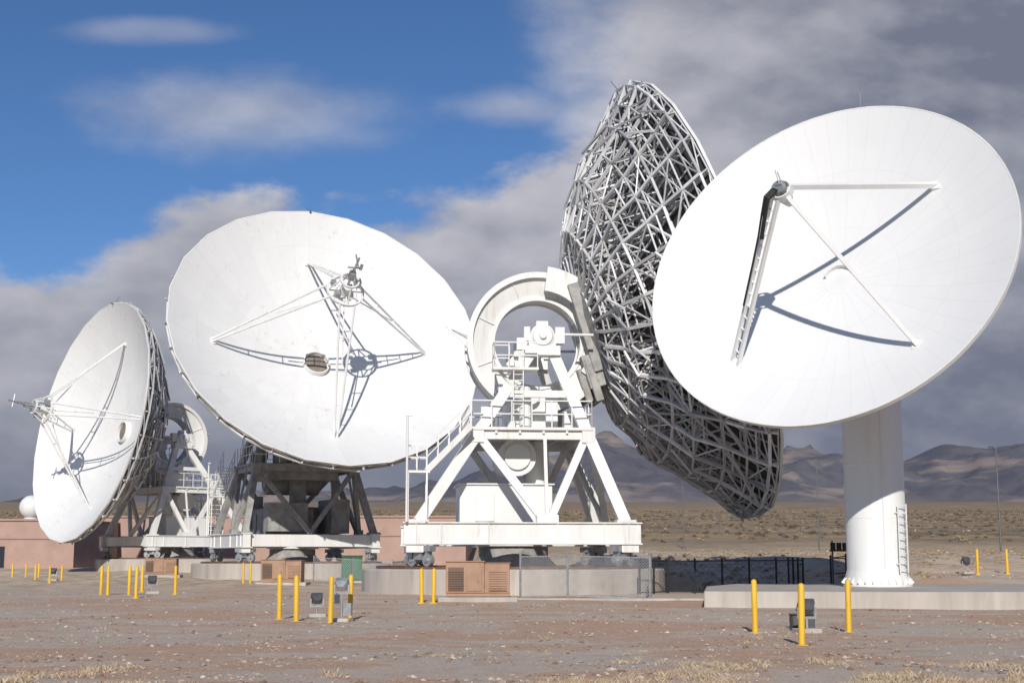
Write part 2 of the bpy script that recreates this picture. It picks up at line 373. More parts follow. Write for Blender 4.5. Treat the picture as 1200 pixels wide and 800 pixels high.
    for i in range(NR):
        for j,r in enumerate(nodes):
            t.beam(pt(i,r,1),pt(i,r,0),.11*k_)
            t.beam(pt(i,r,0),pt(i+1,r,0),(.15 if j in (2,4,6,8) else .10)*k_)
            if j>1: t.beam(pt(i,r,1),pt(i+1,r,1),.09*k_)
            mid0=(pt(i,r,0)+pt(i,r,1))/2; mid1=(pt(i+1,r,0)+pt(i+1,r,1))/2
            if j in (1,2,3,5): t.beam(mid0,mid1,.08*k_)
            if j in (2,4,6,8): 
                if rj.random()<.5: t.beam(pt(i,r,0),pt(i+1,r,1),.075*k_)
                else: t.beam(pt(i,r,1),pt(i+1,r,0),.075*k_)
            if j<len(nodes)-1:
                r2=nodes[j+1]
                t.beam(pt(i,r,1),pt(i,r2,1),.11*k_); t.beam(pt(i,r,0),pt(i,r2,0),.18*k_)
                (t.beam(pt(i,r,0),pt(i,r2,1),.10*k_) if rj.random()<.5 else t.beam(pt(i,r,1),pt(i,r2,0),.10*k_))
                if j<6: t.beam(mid0,(pt(i,r2,0)+pt(i,r2,1))/2,.07*k_)
                if j>0:
                    q=rj.random()
                    if q<.3: t.beam(pt(i,r,0),pt(i+1,r2,0),.08*k_)
                    elif q<.6: t.beam(pt(i+1,r,0),pt(i,r2,0),.08*k_)
                    if rj.random()<.5:
                        f=rj.uniform(.3,.7); t.beam(pt(i,r,0).lerp(pt(i,r2,0),f),pt(i+1,r,0).lerp(pt(i+1,r2,0),f),.09*k_)
                    if rj.random()<.45: t.beam(pt(i,r,1),pt(i+1,r2,0),.07*k_)
                    if rj.random()<.3:
                        e_=Vector((rj.uniform(-.35,.35),rj.uniform(-.35,.35),-.1)); t.beam(pt(i,r,0)+e_,pt(i+1,r2,0)+e_*.5,.13*k_)
                    if rj.random()<.12:
                        t.beam(pt(i,r,0),pt(i+2,r2,0)+Vector((0,0,-.08)),.07*k_)
        a_=pt(i,9.95,0); t.beam(pt(i,9.2,0),Vector((a_.x*1.018,a_.y*1.018,-.25)),.12*k_)
        t.beam(pt(i,nodes[0],0),Vector((0,0,-4.7))+(pt(i,nodes[0],0)-Vector((0,0,bk(2.2))))*.5,.17*k_)
        a=2*math.pi*(i+.5)/NR
        for ra,rb in ((5.5,6.5),(6.5,7.5),(7.5,8.4),(8.4,9.2),(9.2,9.9)):
            t.beam((ra*math.cos(a),ra*math.sin(a),sf(ra)-.14),(rb*math.cos(a),rb*math.sin(a),sf(rb)-.14),.08*k_)
    t.obj("backing_truss",GREYW,root,MD)
    # quadripod
    fs_=MB(); fr=7.0
    for k in range(4):
        a=math.pi/2*k; foot=Vector((fr*math.cos(a),fr*math.sin(a),sf(fr)))
        for s in (-1,1):
            top=Vector((1.1*math.cos(a+s*.45),1.1*math.sin(a+s*.45),feed_h))
            fs_.tube(foot+Vector((-math.sin(a),math.cos(a),0))*(s*.09),top,.075,8)
        for q in (.25,.5,.75):
            p1=foot.lerp(Vector((1.1*math.cos(a-.45),1.1*math.sin(a-.45),feed_h)),q); p2=foot.lerp(Vector((1.1*math.cos(a+.45),1.1*math.sin(a+.45),feed_h)),q); fs_.tube(p1,p2,.035,6)
        low=Vector((.55*math.cos(a),.55*math.sin(a),feed_h+1.0)); fs_.tube(Vector((1.1*math.cos(a),1.1*math.sin(a),feed_h)),low,.05,6)
        fs_.tube(Vector((1.1*math.cos(a+.5),1.1*math.sin(a+.5),feed_h)),Vector((.55*math.cos(a+.8),.55*math.sin(a+.8),feed_h+1.0)),.035,6)
        fs_.tube(Vector((1.1*math.cos(a),1.1*math.sin(a),feed_h)),Vector((.4*math.cos(a),.4*math.sin(a),feed_h)),.045,6)
        q=foot.lerp(Vector((1.1*math.cos(a),1.1*math.sin(a),feed_h)),.55)
        fs_.tube(q,Vector((.5*math.cos(a),.5*math.sin(a),feed_h-.5)),.045,6)
        fs_.box(foot,(.5,.5,.06))
    fs_.lathe([(1.05,feed_h-.08),(1.17,feed_h-.08),(1.17,feed_h+.08),(1.05,feed_h+.08)],28,closed=True)
    fs_.lathe([(.5,feed_h+.95),(.6,feed_h+.95),(.6,feed_h+1.07),(.5,feed_h+1.07)],20,closed=True)
    fo2=fs_.obj("feed_support",WHITE,root,MD)
    sr=MB(); h=feed_h-.3; sr.lathe([(.01,h-.25),(.25,h-.22),(.45,h-.12),(.6,h),(.6,h+.06),(.4,h+.2),(.34,h+.8),(.01,h+.8)],32)
    sr.obj("subreflector",WHITE2,fo2,Matrix.Identity(4),smooth=True)
    ms=MB(); ms.tube((0,0,feed_h+.2),(0,0,feed_h+3.1),.07,8); ms.tube((-.45,0,feed_h+2.2),(.45,0,feed_h+2.2),.05,6); ms.tube((.0,-.45,feed_h+2.7),(0,.6,feed_h+2.7),.05,6)
    ms.box((0,0,feed_h+1.5),(.35,.35,.6)); ms.tube((.4,0,feed_h+1),(0,0,feed_h+2.2),.04,6); ms.tube((-.4,0,feed_h+1),(0,0,feed_h+2.2),.04,6); ms.box((.35,0,feed_h+2.3),(.15,.15,.4))
    ms.box((.75,.45,feed_h+.3),(.35,.4,.5)); ms.box((-.65,-.55,feed_h+.35),(.35,.35,.4)); ms.box((-.7,.5,feed_h+.1),(.3,.3,.3))
    ms.obj("feed_mast",GALV,fo2,Matrix.Identity(4))
    lr=MB(); lr.tube((0,9.95,-.2),(0,9.95,.2),.05,6); lr.tube((0,9.95,-.1),(-.0,10.7,-.4),.02,5); lr.obj("lightning_rod",DGREY,root,MD)
    return root
big_telescope(809,352,261,104.7,15,"white dish telescope seen from behind, lattice truss and tall white tower")
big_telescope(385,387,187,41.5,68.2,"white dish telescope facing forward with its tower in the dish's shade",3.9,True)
big_telescope(103,492,144,68,167,"white dish telescope turned sideways beside the pink brown building",3.6)
# ------------------------------------------------------------------ column telescope
def column_telescope():
    R=6.6; DEP=1.5; K=4.4
    c,n=dish_pose(966.5,302,223,R,rad(41.5),rad(120.3))
    az=math.atan2(n.y,n.x); E=math.asin(n.z); piv=c-n*K; base=Vector((piv.x,piv.y,.58)); H=piv.z-.58
    root=empty("dish_telescope",base,az,"white dish telescope on a single round white column, concrete slab","radio telescope")
    p=MB(); p.lathe([(1.22,0),(1.22,.05),(1.18,.06),(1.15,.25),(1.09,.5),(1.06,.62),(1.06,H-2.2),(1.12,H-2.19),(1.12,H-2.08),(1.06,H-2.07),(1.06,H-1.2),(.01,H-1.2)],56)
    for i in range(28):
        a=2*math.pi*i/28; p.beam((1.05*math.cos(a),1.05*math.sin(a),.26),(1.19*math.cos(a),1.19*math.sin(a),.08),.02,.22)
    for z in (2.4,4.3): 
        if z<H-2.4: p.lathe([(1.06,z),(1.067,z+.01),(1.067,z+.04),(1.06,z+.05)],56)
    p.obj("support_column",WHITE2,root,smooth=True)
    ld=MB(); wa=math.atan2(-base.y,-base.x)+rad(50)-az
    ct,st=math.cos(wa),math.sin(wa); tx,ty=-st,ct
    for s in (-.22,.22): ld.beam((1.22*ct+tx*s,1.22*st+ty*s,.5),(1.22*ct+tx*s,1.22*st+ty*s,2.9),.035)
    for i in range(9): z=.6+i*.28; ld.beam((1.22*ct-tx*.22,1.22*st-ty*.22,z),(1.22*ct+tx*.22,1.22*st+ty*.22,z),.025)
    for z in (.8,2.6):
        for s in (-.22,.22): ld.beam((1.02*ct+tx*s,1.02*st+ty*s,z),(1.22*ct+tx*s,1.22*st+ty*s,z),.03)
    ld.obj("ladder",WHITE,root)
    y=MB(); y.lathe([(.01,H-1.2),(1.25,H-1.2),(1.25,H-.75),(1.0,H-.7),(.01,H-.7)],40)
    for s in (-1,1): y.box((0,s*.85,H-.15),(1.3,.3,1.4))
    y.tube((0,-1.25,H),(0,1.25,H),.4,24); y.box((-.9,.0,H-.9),(1.2,.9,.7)); y.box((.2,1.9,H-.2),(1.2,1.1,1.0)); y.box((.2,-1.8,H-.6),(1.0,.8,.8))
    y.obj("mount_head",WHITE2,root,bevel=.02,smooth=True)
    MD=Matrix(((0,-math.sin(E),math.cos(E),K*math.cos(E)),(1,0,0,0),(0,math.cos(E),math.sin(E),H+K*math.sin(E)),(0,0,0,1)))
    MW=Matrix.Translation(base)@Matrix.Rotation(az,4,'Z')@MD; MI=MW.inverted()
    sf=lambda r:-DEP*(1-(r/R)**2)
    def hit(u,v):
        d=(ray(u,v)).normalized(); o=MI@CAM; dd=MI.to_3x3()@d; t=30
        while t<80:
            q=o+dd*t; r=math.hypot(q.x,q.y)
            if r<R and q.z<sf(r): break
            t+=.01
        return q
    def surf(off,rs,ns,flip):
        vs=[];fs=[]
        for i in range(rs+1):
            r=.0001+(R)*i/rs
            for k in range(ns): a=2*math.pi*k/ns; vs.append((r*math.cos(a),r*math.sin(a),sf(r)+off))
        for i in range(rs):
            for k in range(ns):
                k2=(k+1)%ns; f=(i*ns+k,(i+1)*ns+k,(i+1)*ns+k2,i*ns+k2); fs.append(f[::-1] if flip else f)
        m=MB(); m.add(vs,fs); return m
    ds=surf(0,16,96,False).obj("reflector_dish",D13,root,MD,smooth=True); I=Matrix.Identity(4)
    surf(-.1,16,96,True).obj("panel_backing",WHITE2,ds,I,smooth=True)
    m=MB(); m.lathe([(R-.02,.0),(R+.03,.01),(R+.03,-.16),(R-.02,-.16)],96,closed=True); m.obj("rim",WHITE,ds,I,smooth=True)
    m=MB()
    bk=lambda r: float(np.interp(r,[1,6.4],[-2.6,-.35]))
    for i in range(24):
        a=2*math.pi*i/24; ca,sa=math.cos(a),math.sin(a)
        rs_=[1.0,2.3,3.6,5.0,6.4]
        for r1,r2 in zip(rs_[:-1],rs_[1:]):
            m.beam((r1*ca,r1*sa,bk(r1)),(r2*ca,r2*sa,bk(r2)),.08); m.beam((r2*ca,r2*sa,sf(r2)-.1),(r1*ca,r1*sa,bk(r1)),.06); m.beam((r2*ca,r2*sa,sf(r2)-.1),(r2*ca,r2*sa,bk(r2)),.06)
        for r in (2.3,3.6,5.0,6.4):
            b2=a+2*math.pi/24; m.beam((r*ca,r*sa,bk(r)),(r*math.cos(b2),r*math.sin(b2),bk(r)),.06)
    m.obj("backing_truss",GREYW,root,MD)
    m=MB(); m.lathe([(.01,-1.6),(1.3,-1.6),(1.3,-2.7),(.8,-3.6),(.8,-4.3),(.01,-4.3)][::-1],32); m.obj("dish_hub",WHITE2,root,MD,smooth=True)
    m=MB(); m.lathe([(.0001,-1.488),(.56,-1.483),(.575,-1.50)][::-1],36); m.lathe([(.56,-1.50),(.59,-1.50),(.59,-1.30),(.56,-1.30)],20,closed=True,a0=rad(30),a1=rad(160))  # upper half lip added so its shadow draws the crescent of a recess
    m.obj("vertex_cover",D13,ds,I,smooth=True)
    ah=3.9; ap=Vector((0,0,ah)); f1=hit(1097,217); f2=hit(1075,404); f3=hit(862,425)
    fsup=MB(); 
    for f in (f1,f2):
        dv=(f-Vector((0,0,ah))); dv.z=0; dv.normalize()
        fsup.beam(f,ap+dv*.25,.14,.18,up=(0,0,1)); fsup.box(f,(.34,.34,.08))
    dv=Vector((f3.x,f3.y,0)).normalized(); sd=Vector((-dv.y,dv.x,0))
    for s in (-1,1): fsup.beam(f3+sd*s*.17,ap+dv*.3+sd*s*.17,.1,.14)
    for i in range(1,14): 
        q=f3.lerp(ap+dv*.3,i/14); fsup.beam(q-sd*.17,q+sd*.17,.05)
    fsup.box(f3,(.6,.45,.08)); fsup.lathe([(.32,ah-.15),(.36,ah-.15),(.36,ah+.15),(.32,ah+.15)],20,closed=True)
    fsup.box((0,0,ah),(.62,.2,.16)); fsup.tube((0,0,ah),(0,.35,ah+.7),.02,5); fsup.tube((.1,0,ah),(.2,.1,ah+.9),.02,5)
    fo=fsup.obj("feed_support",WHITE2,root,MD)
    m=MB(); m.lathe([(.01,ah+.3),(.24,ah+.3),(.24,ah-.35),(.12,ah-.7),(.01,ah-.7)][::-1],20); m.obj("feed_horn",GALV,fo,I,smooth=True)
    m=MB()
    A=f3+Vector((0,0,.2)); Bp=ap+dv*.55+Vector((0,0,.12))
    pts=[A.lerp(Bp,.35),A.lerp(Bp,.62),A.lerp(Bp,.78)+Vector((0,0,.02)),A.lerp(Bp,.9)+Vector((0,0,.12)),Bp+Vector((0,0,.18)),ap+dv*.2+Vector((0,0,.32)),ap+Vector((0,0,.05))]
    for off,rr_,i0 in ((-.08,.035,0),(.09,.07,2),(-.02,.06,3)):
        pp=pts[i0:]
        for a,b in zip(pp[:-1],pp[1:]): m.tube(a+sd*off,b+sd*off,rr_,8)
    m.obj("waveguide_cable",BLACK,fo,I,smooth=True)
    m=MB(); q0=Vector((.5,R-.02,-.05)); m.tube(q0,q0+Vector((0,math.cos(E),math.sin(E)))*.85,.022,6); m.obj("lightning_rod",GALV,root,MD)
    m=MB(); a=wa-rad(35); m.beam((1.07*math.cos(a),1.07*math.sin(a),.6),(1.07*math.cos(a),1.07*math.sin(a),H-2.2),.04); m.obj("conduit",WHITE,root)
column_telescope()
# slab
def prism(pts,z0,z1):
    m=MB(); n=len(pts); vs=[(x,y,z0) for x,y in pts]+[(x,y,z1) for x,y in pts]
    m.add(vs,[tuple(range(n-1,-1,-1)),tuple(range(n,2*n))]+[(i,(i+1)%n,(i+1)%n+n,i+n) for i in range(n)]); return m
o=prism([(5.9,44.4),(11.6,43.6),(22,43.8),(30,45),(30,57),(9,57.5),(7.0,52)],-.3,.575).obj("concrete_slab",CONC,bevel=.03)
tag(o,"pale concrete slab under the single column dish","slab")
o=prism([(-1.2,51.4),(-.8,50.4),(7.4,50.2),(7.4,51.2)],-.3,.2).obj("concrete_kerb",CONC,bevel=.02); tag(o,"low concrete kerb running along the chain-link fence","kerb")
# ------------------------------------------------------------------ ground
ys=np.concatenate([np.arange(-60,14,6),np.arange(14,70,.7),np.geomspace(70,11500,100)])
ss=np.linspace(-1,1,161); vs=[];fs=[]
def nz(x,y):
    if y<250:
        a=.055 if y<60 else .055+.2*min(1,(y-60)/15)
        return a*(noise.noise(Vector((x*.25,y*.35,0)))+.5*noise.noise(Vector((x*.9,y*.9,3))))
    return min(6,y*.002)*noise.noise(Vector((x*.01,y*.01,0)))
def gz(x,y): return g(x,y)+nz(x,y)
for y in ys:
    W=26+abs(y)*1.0
    for s in ss: vs.append((s*W,y,gz(s*W,y)))
nc=len(ss)
for i in range(len(ys)-1):
    for j in range(nc-1): fs.append((i*nc+j,i*nc+j+1,(i+1)*nc+j+1,(i+1)*nc+j))
m,nt,b=newmat("desert_gravel"); geo=N(nt,"ShaderNodeNewGeometry"); pos=geo.outputs["Position"]
sp=N(nt,"ShaderNodeSeparateXYZ"); nt.links.new(pos,sp.inputs[0]); Yc=sp.outputs[1]
mp=N(nt,"ShaderNodeMapping"); mp.inputs["Scale"].default_value=(.15,.24,1); nt.links.new(pos,mp.inputs[0]); pst=mp.outputs[0]
nA=NOI(nt,pst,1.0,7,.68,.9); nB=NOI(nt,pos,1.3,8,.78,.3); nC=NOI(nt,pos,22,5,.8); nD=NOI(nt,pst,2.3,7,.7,.8)
c=MIX(nt,SM(nt,nA,.47,.54),(.58,.475,.375),(.58,.325,.19))
c=MIX(nt,SM(nt,nD,.52,.59,0,.85),c,(.60,.515,.425))
c=MIX(nt,SM(nt,nB,.46,.64,0,.65),c,(.45,.30,.20))
c=MIX(nt,SM(nt,nC,.35,.65,0,1),MIX(nt,.42,c,(.20,.135,.09)),MIX(nt,.25,c,(.74,.65,.55)))
vo=N(nt,"ShaderNodeTexVoronoi"); vo.inputs["Scale"].default_value=16; nt.links.new(pos,vo.inputs["Vector"])
spv=N(nt,"ShaderNodeSeparateColor"); nt.links.new(vo.outputs["Color"],spv.inputs[0])
c=MIX(nt,M_(nt,'MULTIPLY',SM(nt,spv.outputs[0],.72,.8,0,.6),SM(nt,vo.outputs["Distance"],.25,.4,1,0)),c,(.66,.59,.52))
nF=NOI(nt,pos,.5,7,.75,.5)
pale=MIX(nt,SM(nt,nF,.42,.58),(.42,.315,.21),(.68,.55,.40))
c=MIX(nt,SM(nt,Yc,58,80,0,.9),c,pale)
mp2=N(nt,"ShaderNodeMapping"); mp2.inputs["Scale"].default_value=(.03,.06,.3); nt.links.new(pos,mp2.inputs[0])
nE=NOI(nt,mp2.outputs[0],1.0,8,.75)
brush=MIX(nt,SM(nt,nE,.38,.62),(.20,.14,.08),(.38,.27,.155))
c=MIX(nt,SM(nt,Yc,125,210),c,brush)
c=MIX(nt,SM(nt,Yc,600,5000,0,.8),c,(.22,.17,.135))
nt.links.new(c,b.inputs["Base Color"]); b.inputs["Roughness"].default_value=.95
bp=N(nt,"ShaderNodeBump"); bp.inputs["Strength"].default_value=.45; bp.inputs["Distance"].default_value=.04
nt.links.new(M_(nt,'ADD',nC,M_(nt,'MULTIPLY',nB,1.2)),bp.inputs["Height"]); nt.links.new(bp.outputs[0],b.inputs["Normal"])
mm=MB(); mm.add(vs,fs); gr=mm.obj("ground",m,smooth=True); gr["kind"]="structure"
# ------------------------------------------------------------------ mountains
ridge=[(-900,600),(-300,585),(0,588),(200,578),(430,578),(490,573),(560,563),(640,535),(700,514),(735,524),(775,543),(850,548),(905,531),(945,529),(985,545),(1030,550),(1070,532),(1110,517),(1150,527),(1200,521),(1300,505),(1450,522),(1700,540),(2300,560)]
YM=8500
rx=[P(u,v,YM).x for u,v in ridge]; rz=[P(u,v,YM).z for u,v in ridge]
vs=[];fs=[]; nx,ny=480,56
for j in range(ny):
    t=j/(ny-1)
    for i in range(nx):
        x=-8200+18500*i/(nx-1); y=5600+4200*t
        hr=float(np.interp(x,rx,rz))
        base=g(0,y)-60
        prof=S(t,0,.69)**1.25 if t<.69 else 1-.5*S(t,.69,1)
        nn=noise.fractal(Vector((x*.0018,y*.0012,1.7)),1.0,2.1,6)
        rid=1-abs(noise.noise(Vector((x*.0022,y*.0010,4.2))))*2
        rid2=1-abs(noise.noise(Vector((x*.006,y*.003,9.2))))*2
        z=base+(hr-base)*prof+(95*(rid-.7)+40*(rid2-.7)+34*nn)*min(1,prof*1.6)*(.4 if t>.6 else 1)
        vs.append((x,y,z))
for j in range(ny-1):
    for i in range(nx-1): fs.append((j*nx+i,j*nx+i+1,(j+1)*nx+i+1,(j+1)*nx+i))
m,nt,b=newmat("mountain_rock"); geo=N(nt,"ShaderNodeNewGeometry"); pos=geo.outputs["Position"]
sp=N(nt,"ShaderNodeSeparateXYZ"); nt.links.new(pos,sp.inputs[0])
mp=N(nt,"ShaderNodeMapping"); mp.inputs["Scale"].default_value=(1,.5,2.5); nt.links.new(pos,mp.inputs[0])
n1=NOI(nt,mp.outputs[0],.0015,5,.6,.5); n2=NOI(nt,pos,.007,6,.65)
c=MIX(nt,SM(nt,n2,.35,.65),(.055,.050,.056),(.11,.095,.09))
c=MIX(nt,SM(nt,n1,.46,.57,0,.9),c,(.33,.245,.18))  # tan noise patches paint sunlit slopes over dark, cloud-shaded rock
c=MIX(nt,SM(nt,sp.outputs[2],340,210,0,.55),c,(.27,.205,.155))  # lower slopes tinted tan as painted sunlight on the foot of the range
c=MIX(nt,.25,c,(.155,.19,.275))  # bluish haze of distance mixed into the rock colour
nt.links.new(c,b.inputs["Base Color"]); b.inputs["Roughness"].default_value=1
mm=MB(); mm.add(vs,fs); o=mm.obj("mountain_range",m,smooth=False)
o.data.polygons.foreach_set("use_smooth",[True]*len(o.data.polygons)); o["kind"]="structure"
# ------------------------------------------------------------------ scatter
def template_rock():
    v=np.array([(1,0,0),(-1,0,0),(0,1,0),(0,-1,0),(0,0,.7),(0,0,-.5),(.6,.6,.4),(-.6,.5,.45),(.5,-.6,.4),(-.6,-.6,.4)],float)+rng.normal(0,.14,(10,3))
    f=[(4,0,6),(4,6,2),(4,2,7),(4,7,1),(4,1,9),(4,9,3),(4,3,8),(4,8,0),(6,0,2),(7,2,1),(9,1,3),(8,3,0),(0,5,2),(2,5,1),(1,5,3),(3,5,0)]
    return v,f
def blade_tuft(nb,h,spread,w):
    v=[];f=[]
    for i in range(nb):
        a=random.uniform(0,6.28); r=random.uniform(0,1.0)*spread; x,y=r*math.cos(a),r*math.sin(a); hh=h*random.uniform(.3,1); l=random.uniform(.05,.5)*spread
        b2=random.uniform(0,6.28); dx,dy=w*math.cos(b2),w*math.sin(b2); o=len(v); a2=random.uniform(0,6.28)
        v+=[(x-dx,y-dy,-.02),(x+dx,y+dy,-.02),(x+math.cos(a2)*l*.4+dx*.7,y+math.sin(a2)*l*.4+dy*.7,hh*.6),(x+math.cos(a2)*l,y+math.sin(a2)*l,hh)]
        f+=[(o,o+1,o+2),(o,o+2,o+3)]
    return np.array(v),f
def bush():
    v=[];f=[]
    for i in range(60):
        a=random.uniform(0,6.28); e=random.uniform(.0,1.5); r=random.uniform(.35,1); c=Vector((r*math.cos(a)*math.cos(e),r*math.sin(a)*math.cos(e),r*math.sin(e)*.8+.05))
        o=len(v)
        for k in range(3): v.append(tuple(c+Vector((random.uniform(-.24,.24),random.uniform(-.24,.24),random.uniform(-.2,.24)))))
        f.append((o,o+1,o+2))
    return np.array(v),f
def scatter(name,temps,items,mat,label=None):
    V=[];F=[];off=0
    for (x,y,z,s,sz) in items:
        v,f=random.choice(temps); a=random.uniform(0,6.28); ca,sa=math.cos(a),math.sin(a)
        w=np.empty_like(v); w[:,0]=(v[:,0]*ca-v[:,1]*sa)*s+x; w[:,1]=(v[:,0]*sa+v[:,1]*ca)*s+y; w[:,2]=v[:,2]*sz+z
        V.append(w); F+= [tuple(i+off for i in q) for q in f]; off+=len(v)
    V=np.concatenate(V); me=bpy.data.meshes.new(name); me.from_pydata(V.tolist(),[],F); me.materials.append(mat); o=bpy.data.objects.new(name,me); COL.objects.link(o); o["kind"]="stuff"
    return o
rocks=[]
for i in range(34000):
    y=16*(62/16)**random.random(); x=random.uniform(-1,1)*(y*.42+2)
    if y>43 and x>5: continue
    cl=noise.noise(Vector((x*.3,y*.5,8)))
    if random.random()>.5+cl*1.3: continue
    s=.008+.017*random.random()**2+ (.045*random.random()**9)
    if random.random()<.0022: s=.05+.06*random.random()
    rocks.append((x,y,gz(x,y)+s*.1,s,s*.8))
for i in range(900):
    y=random.uniform(60,115); x=random.uniform(.05,.42)*y; s=random.uniform(.03,.13); rocks.append((x,y,gz(x,y),s,s*.8))
def rockmat():
    m,nt,b=newmat("loose_stone"); geo=N(nt,"ShaderNodeNewGeometry"); r=geo.outputs["Random Per Island"]
    cr=N(nt,"ShaderNodeValToRGB"); nt.links.new(r,cr.inputs[0]); e=cr.color_ramp.elements
    e[0].color=(.20,.14,.10,1); e[1].color=(.62,.54,.46,1); x=e.new(.5); x.color=(.40,.28,.20,1); x=e.new(.85); x.color=(.48,.40,.33,1)
    nt.links.new(cr.outputs[0],b.inputs["Base Color"]); b.inputs["Roughness"].default_value=.9; return m
scatter("gravel_stones",[template_rock() for _ in range(6)],rocks,rockmat())
def islandmat(name,c0,c1):
    m,nt,b=newmat(name); geo=N(nt,"ShaderNodeNewGeometry"); c=MIX(nt,geo.outputs["Random Per Island"],c0,c1); nt.links.new(c,b.inputs["Base Color"]); b.inputs["Roughness"].default_value=.9; return m
GR=islandmat("dry_grass_blades",(.32,.23,.14),(.60,.49,.35))
SC=islandmat("scrub_leaves",(.08,.065,.04),(.20,.155,.095)); SG=islandmat("straw_clumps",(.30,.22,.125),(.54,.42,.26))
items=[]
for i in range(1300):
    v=807-30*random.random()**2.4; u=random.uniform(-10,1210); p=G(u,v)
    k=noise.noise(Vector((p.x*.55,p.y*.4,2.2)))+ (.2 if u>640 else 0)
    if k<.14 +(.25 if v<790 else 0): continue
    s=random.uniform(.5,1.2); items.append((p.x,p.y,gz(p.x,p.y),s,s*random.uniform(.6,1.4)))
for (u0,u1,n,v0,v1) in ((880,1020,14,738,750),(640,900,6,745,790),(0,1200,26,720,795)):
    for i in range(n):
        u=random.uniform(u0,u1); v=random.uniform(v0,v1); p=G(u,v); s=random.uniform(.4,.9)
        items.append((p.x,p.y,gz(p.x,p.y),s,s*random.uniform(.6,1.1)))
scatter("dry_grass",[blade_tuft(36,.09,.17,.0024) for _ in range(6)],items,GR)
items=[];items2=[]
for i in range(4200):
    y=185*(1100/185)**(random.random()**.8); x=random.uniform(-.42,.46)*y
    s=random.uniform(.3,.65)*(1+y/700); it=(x,y,gz(x,y),s,s*random.uniform(.5,.8)); (items if random.random()<.62 else items2).append(it)
for i in range(2300):
    y=random.uniform(63,170); x=random.uniform(.04,.42)*y
    if noise.noise(Vector((x*.15,y*.15,5)))<-.05: continue
    s=random.uniform(.10,.28); (items2).append((x,y,gz(x,y),s,s*.75))
bt=[bush() for _ in range(6)]
scatter("desert_scrub",bt,items,SC); scatter("straw_scrub",bt,items2,SG)
# ------------------------------------------------------------------ bollards
bm=MB(); bm.lathe([(.0001,-.1),(.13,-.1),(.13,.015),(.062,.02),(.062,1.07),(.052,1.11),(.028,1.13),(.0001,1.135)],20)
b0=None
for (u,v) in ((885,741),(940,756),(995,741),(327,725),(347,728),(387,730),(410,726),(494,706),(508,706),(205,696),(118,697),(126,697),(151,697),(159,700),(166,693),(14,677),(30,678),(41,680),(45,677),(58,682),(72,680),(285,684),(293,684),(1146,672),(1181,672)):
    p=G(u,v)
    if b0 is None: b0=bm.obj("yellow_bollard",YEL,smooth=True); o=b0
    else: o=b0.copy(); COL.objects.link(o)
    o.location=p; tag(o,"yellow painted steel bollard standing in the gravel","bollard","yellow bollards around the equipment"); o.rotation_euler=(random.uniform(-.015,.015),random.uniform(-.015,.015),random.uniform(0,6))
    if u<80: o.scale=(1,1,.85)
# ------------------------------------------------------------------ fences
def fence(name,pts,h,pr,pmat,wmat,label,sp=2.4,ws=.13,ww=.01,rails=(.06,1.0)):
    pts=[Vector((x,y,gz(x,y))) for x,y in pts]
    root=empty(name,pts[0],0,label,"fence"); o=pts[0]
    w_=MB(); r_=MB(); pm=MB(); pm.tube((0,0,-.2),(0,0,h+.05),pr,8); pm.lathe([(pr*1.2,h+.04),(pr*1.2,h+.07),(.001,h+.10)],8); first=None; done=[]
    for p,q in zip(pts[:-1],pts[1:]):
        d=q-p; L=math.hypot(d.x,d.y); n=max(1,round(L/sp))
        for i in range(n+1):
            k=p.lerp(q,i/n)-o
            if any((k-e).length<.2 for e in done): continue
            done.append(k)
            if first is None: first=pm.obj("fence_post",pmat,root,smooth=True); first.location=k
            else: c_=first.copy(); COL.objects.link(c_); c_.parent=root; c_.location=k
        for z in rails: r_.tube(p-o+Vector((0,0,z if z<.1 else h*z-.02)),q-o+Vector((0,0,z if z<.1 else h*z-.02)),pr*.6,6)
        if ws:
            hh=h-.08; k=-hh
            e=lambda s,z:(p-o)+d*(s/L)+Vector((0,0,z+.06))
            while k<L:
                s0=max(0,k); s1=min(L,k+hh)
                if s1-s0>.02:
                    w_.beam(e(s0,s0-k),e(s1,s1-k),ww); w_.beam(e(s0,hh-(s0-k)),e(s1,hh-(s1-k)),ww)
                k+=ws
    r_.obj("fence_rail",pmat,root,smooth=True)
    if ws: w_.obj("wire_mesh",wmat,root)
fence("chain_link_fence",[(.3,51.6),(2.0,51.9),(4.9,51.2),(5.4,56)],1.5,.04,GALV,GALV,"grey galvanised chain-link fence beside the tall telescope tower",2.4,.11,.012)
fence("chain_link_fence",[(-10.6,77),(-6.4,77),(-5.6,82)],1.3,.035,GALV,GALV,"grey chain-link fence beside the green cabinet")
fence("metal_fence",[(5.0,56.5),(6.3,58.3),(11.9,58.9),(11.9,62)],1.3,.042,BLACK,BLACK,"black mesh fence with thick posts behind the slab",1.15,.26,.005,(.06,1.0))
fence("metal_fence",[(12.95,58.5),(14.2,58.5),(14.2,60)],1.3,.04,BLACK,BLACK,"short black mesh fence beside the round column",.65,.24,.005,(.06,.5,1.0))
fence("perimeter_fence",[(14,235),(60,232),(110,228)],2.5,.05,POLE,GALV,"long grey perimeter fence crossing the scrub plain",3.2,0,.01,(.3,.65,1.0))
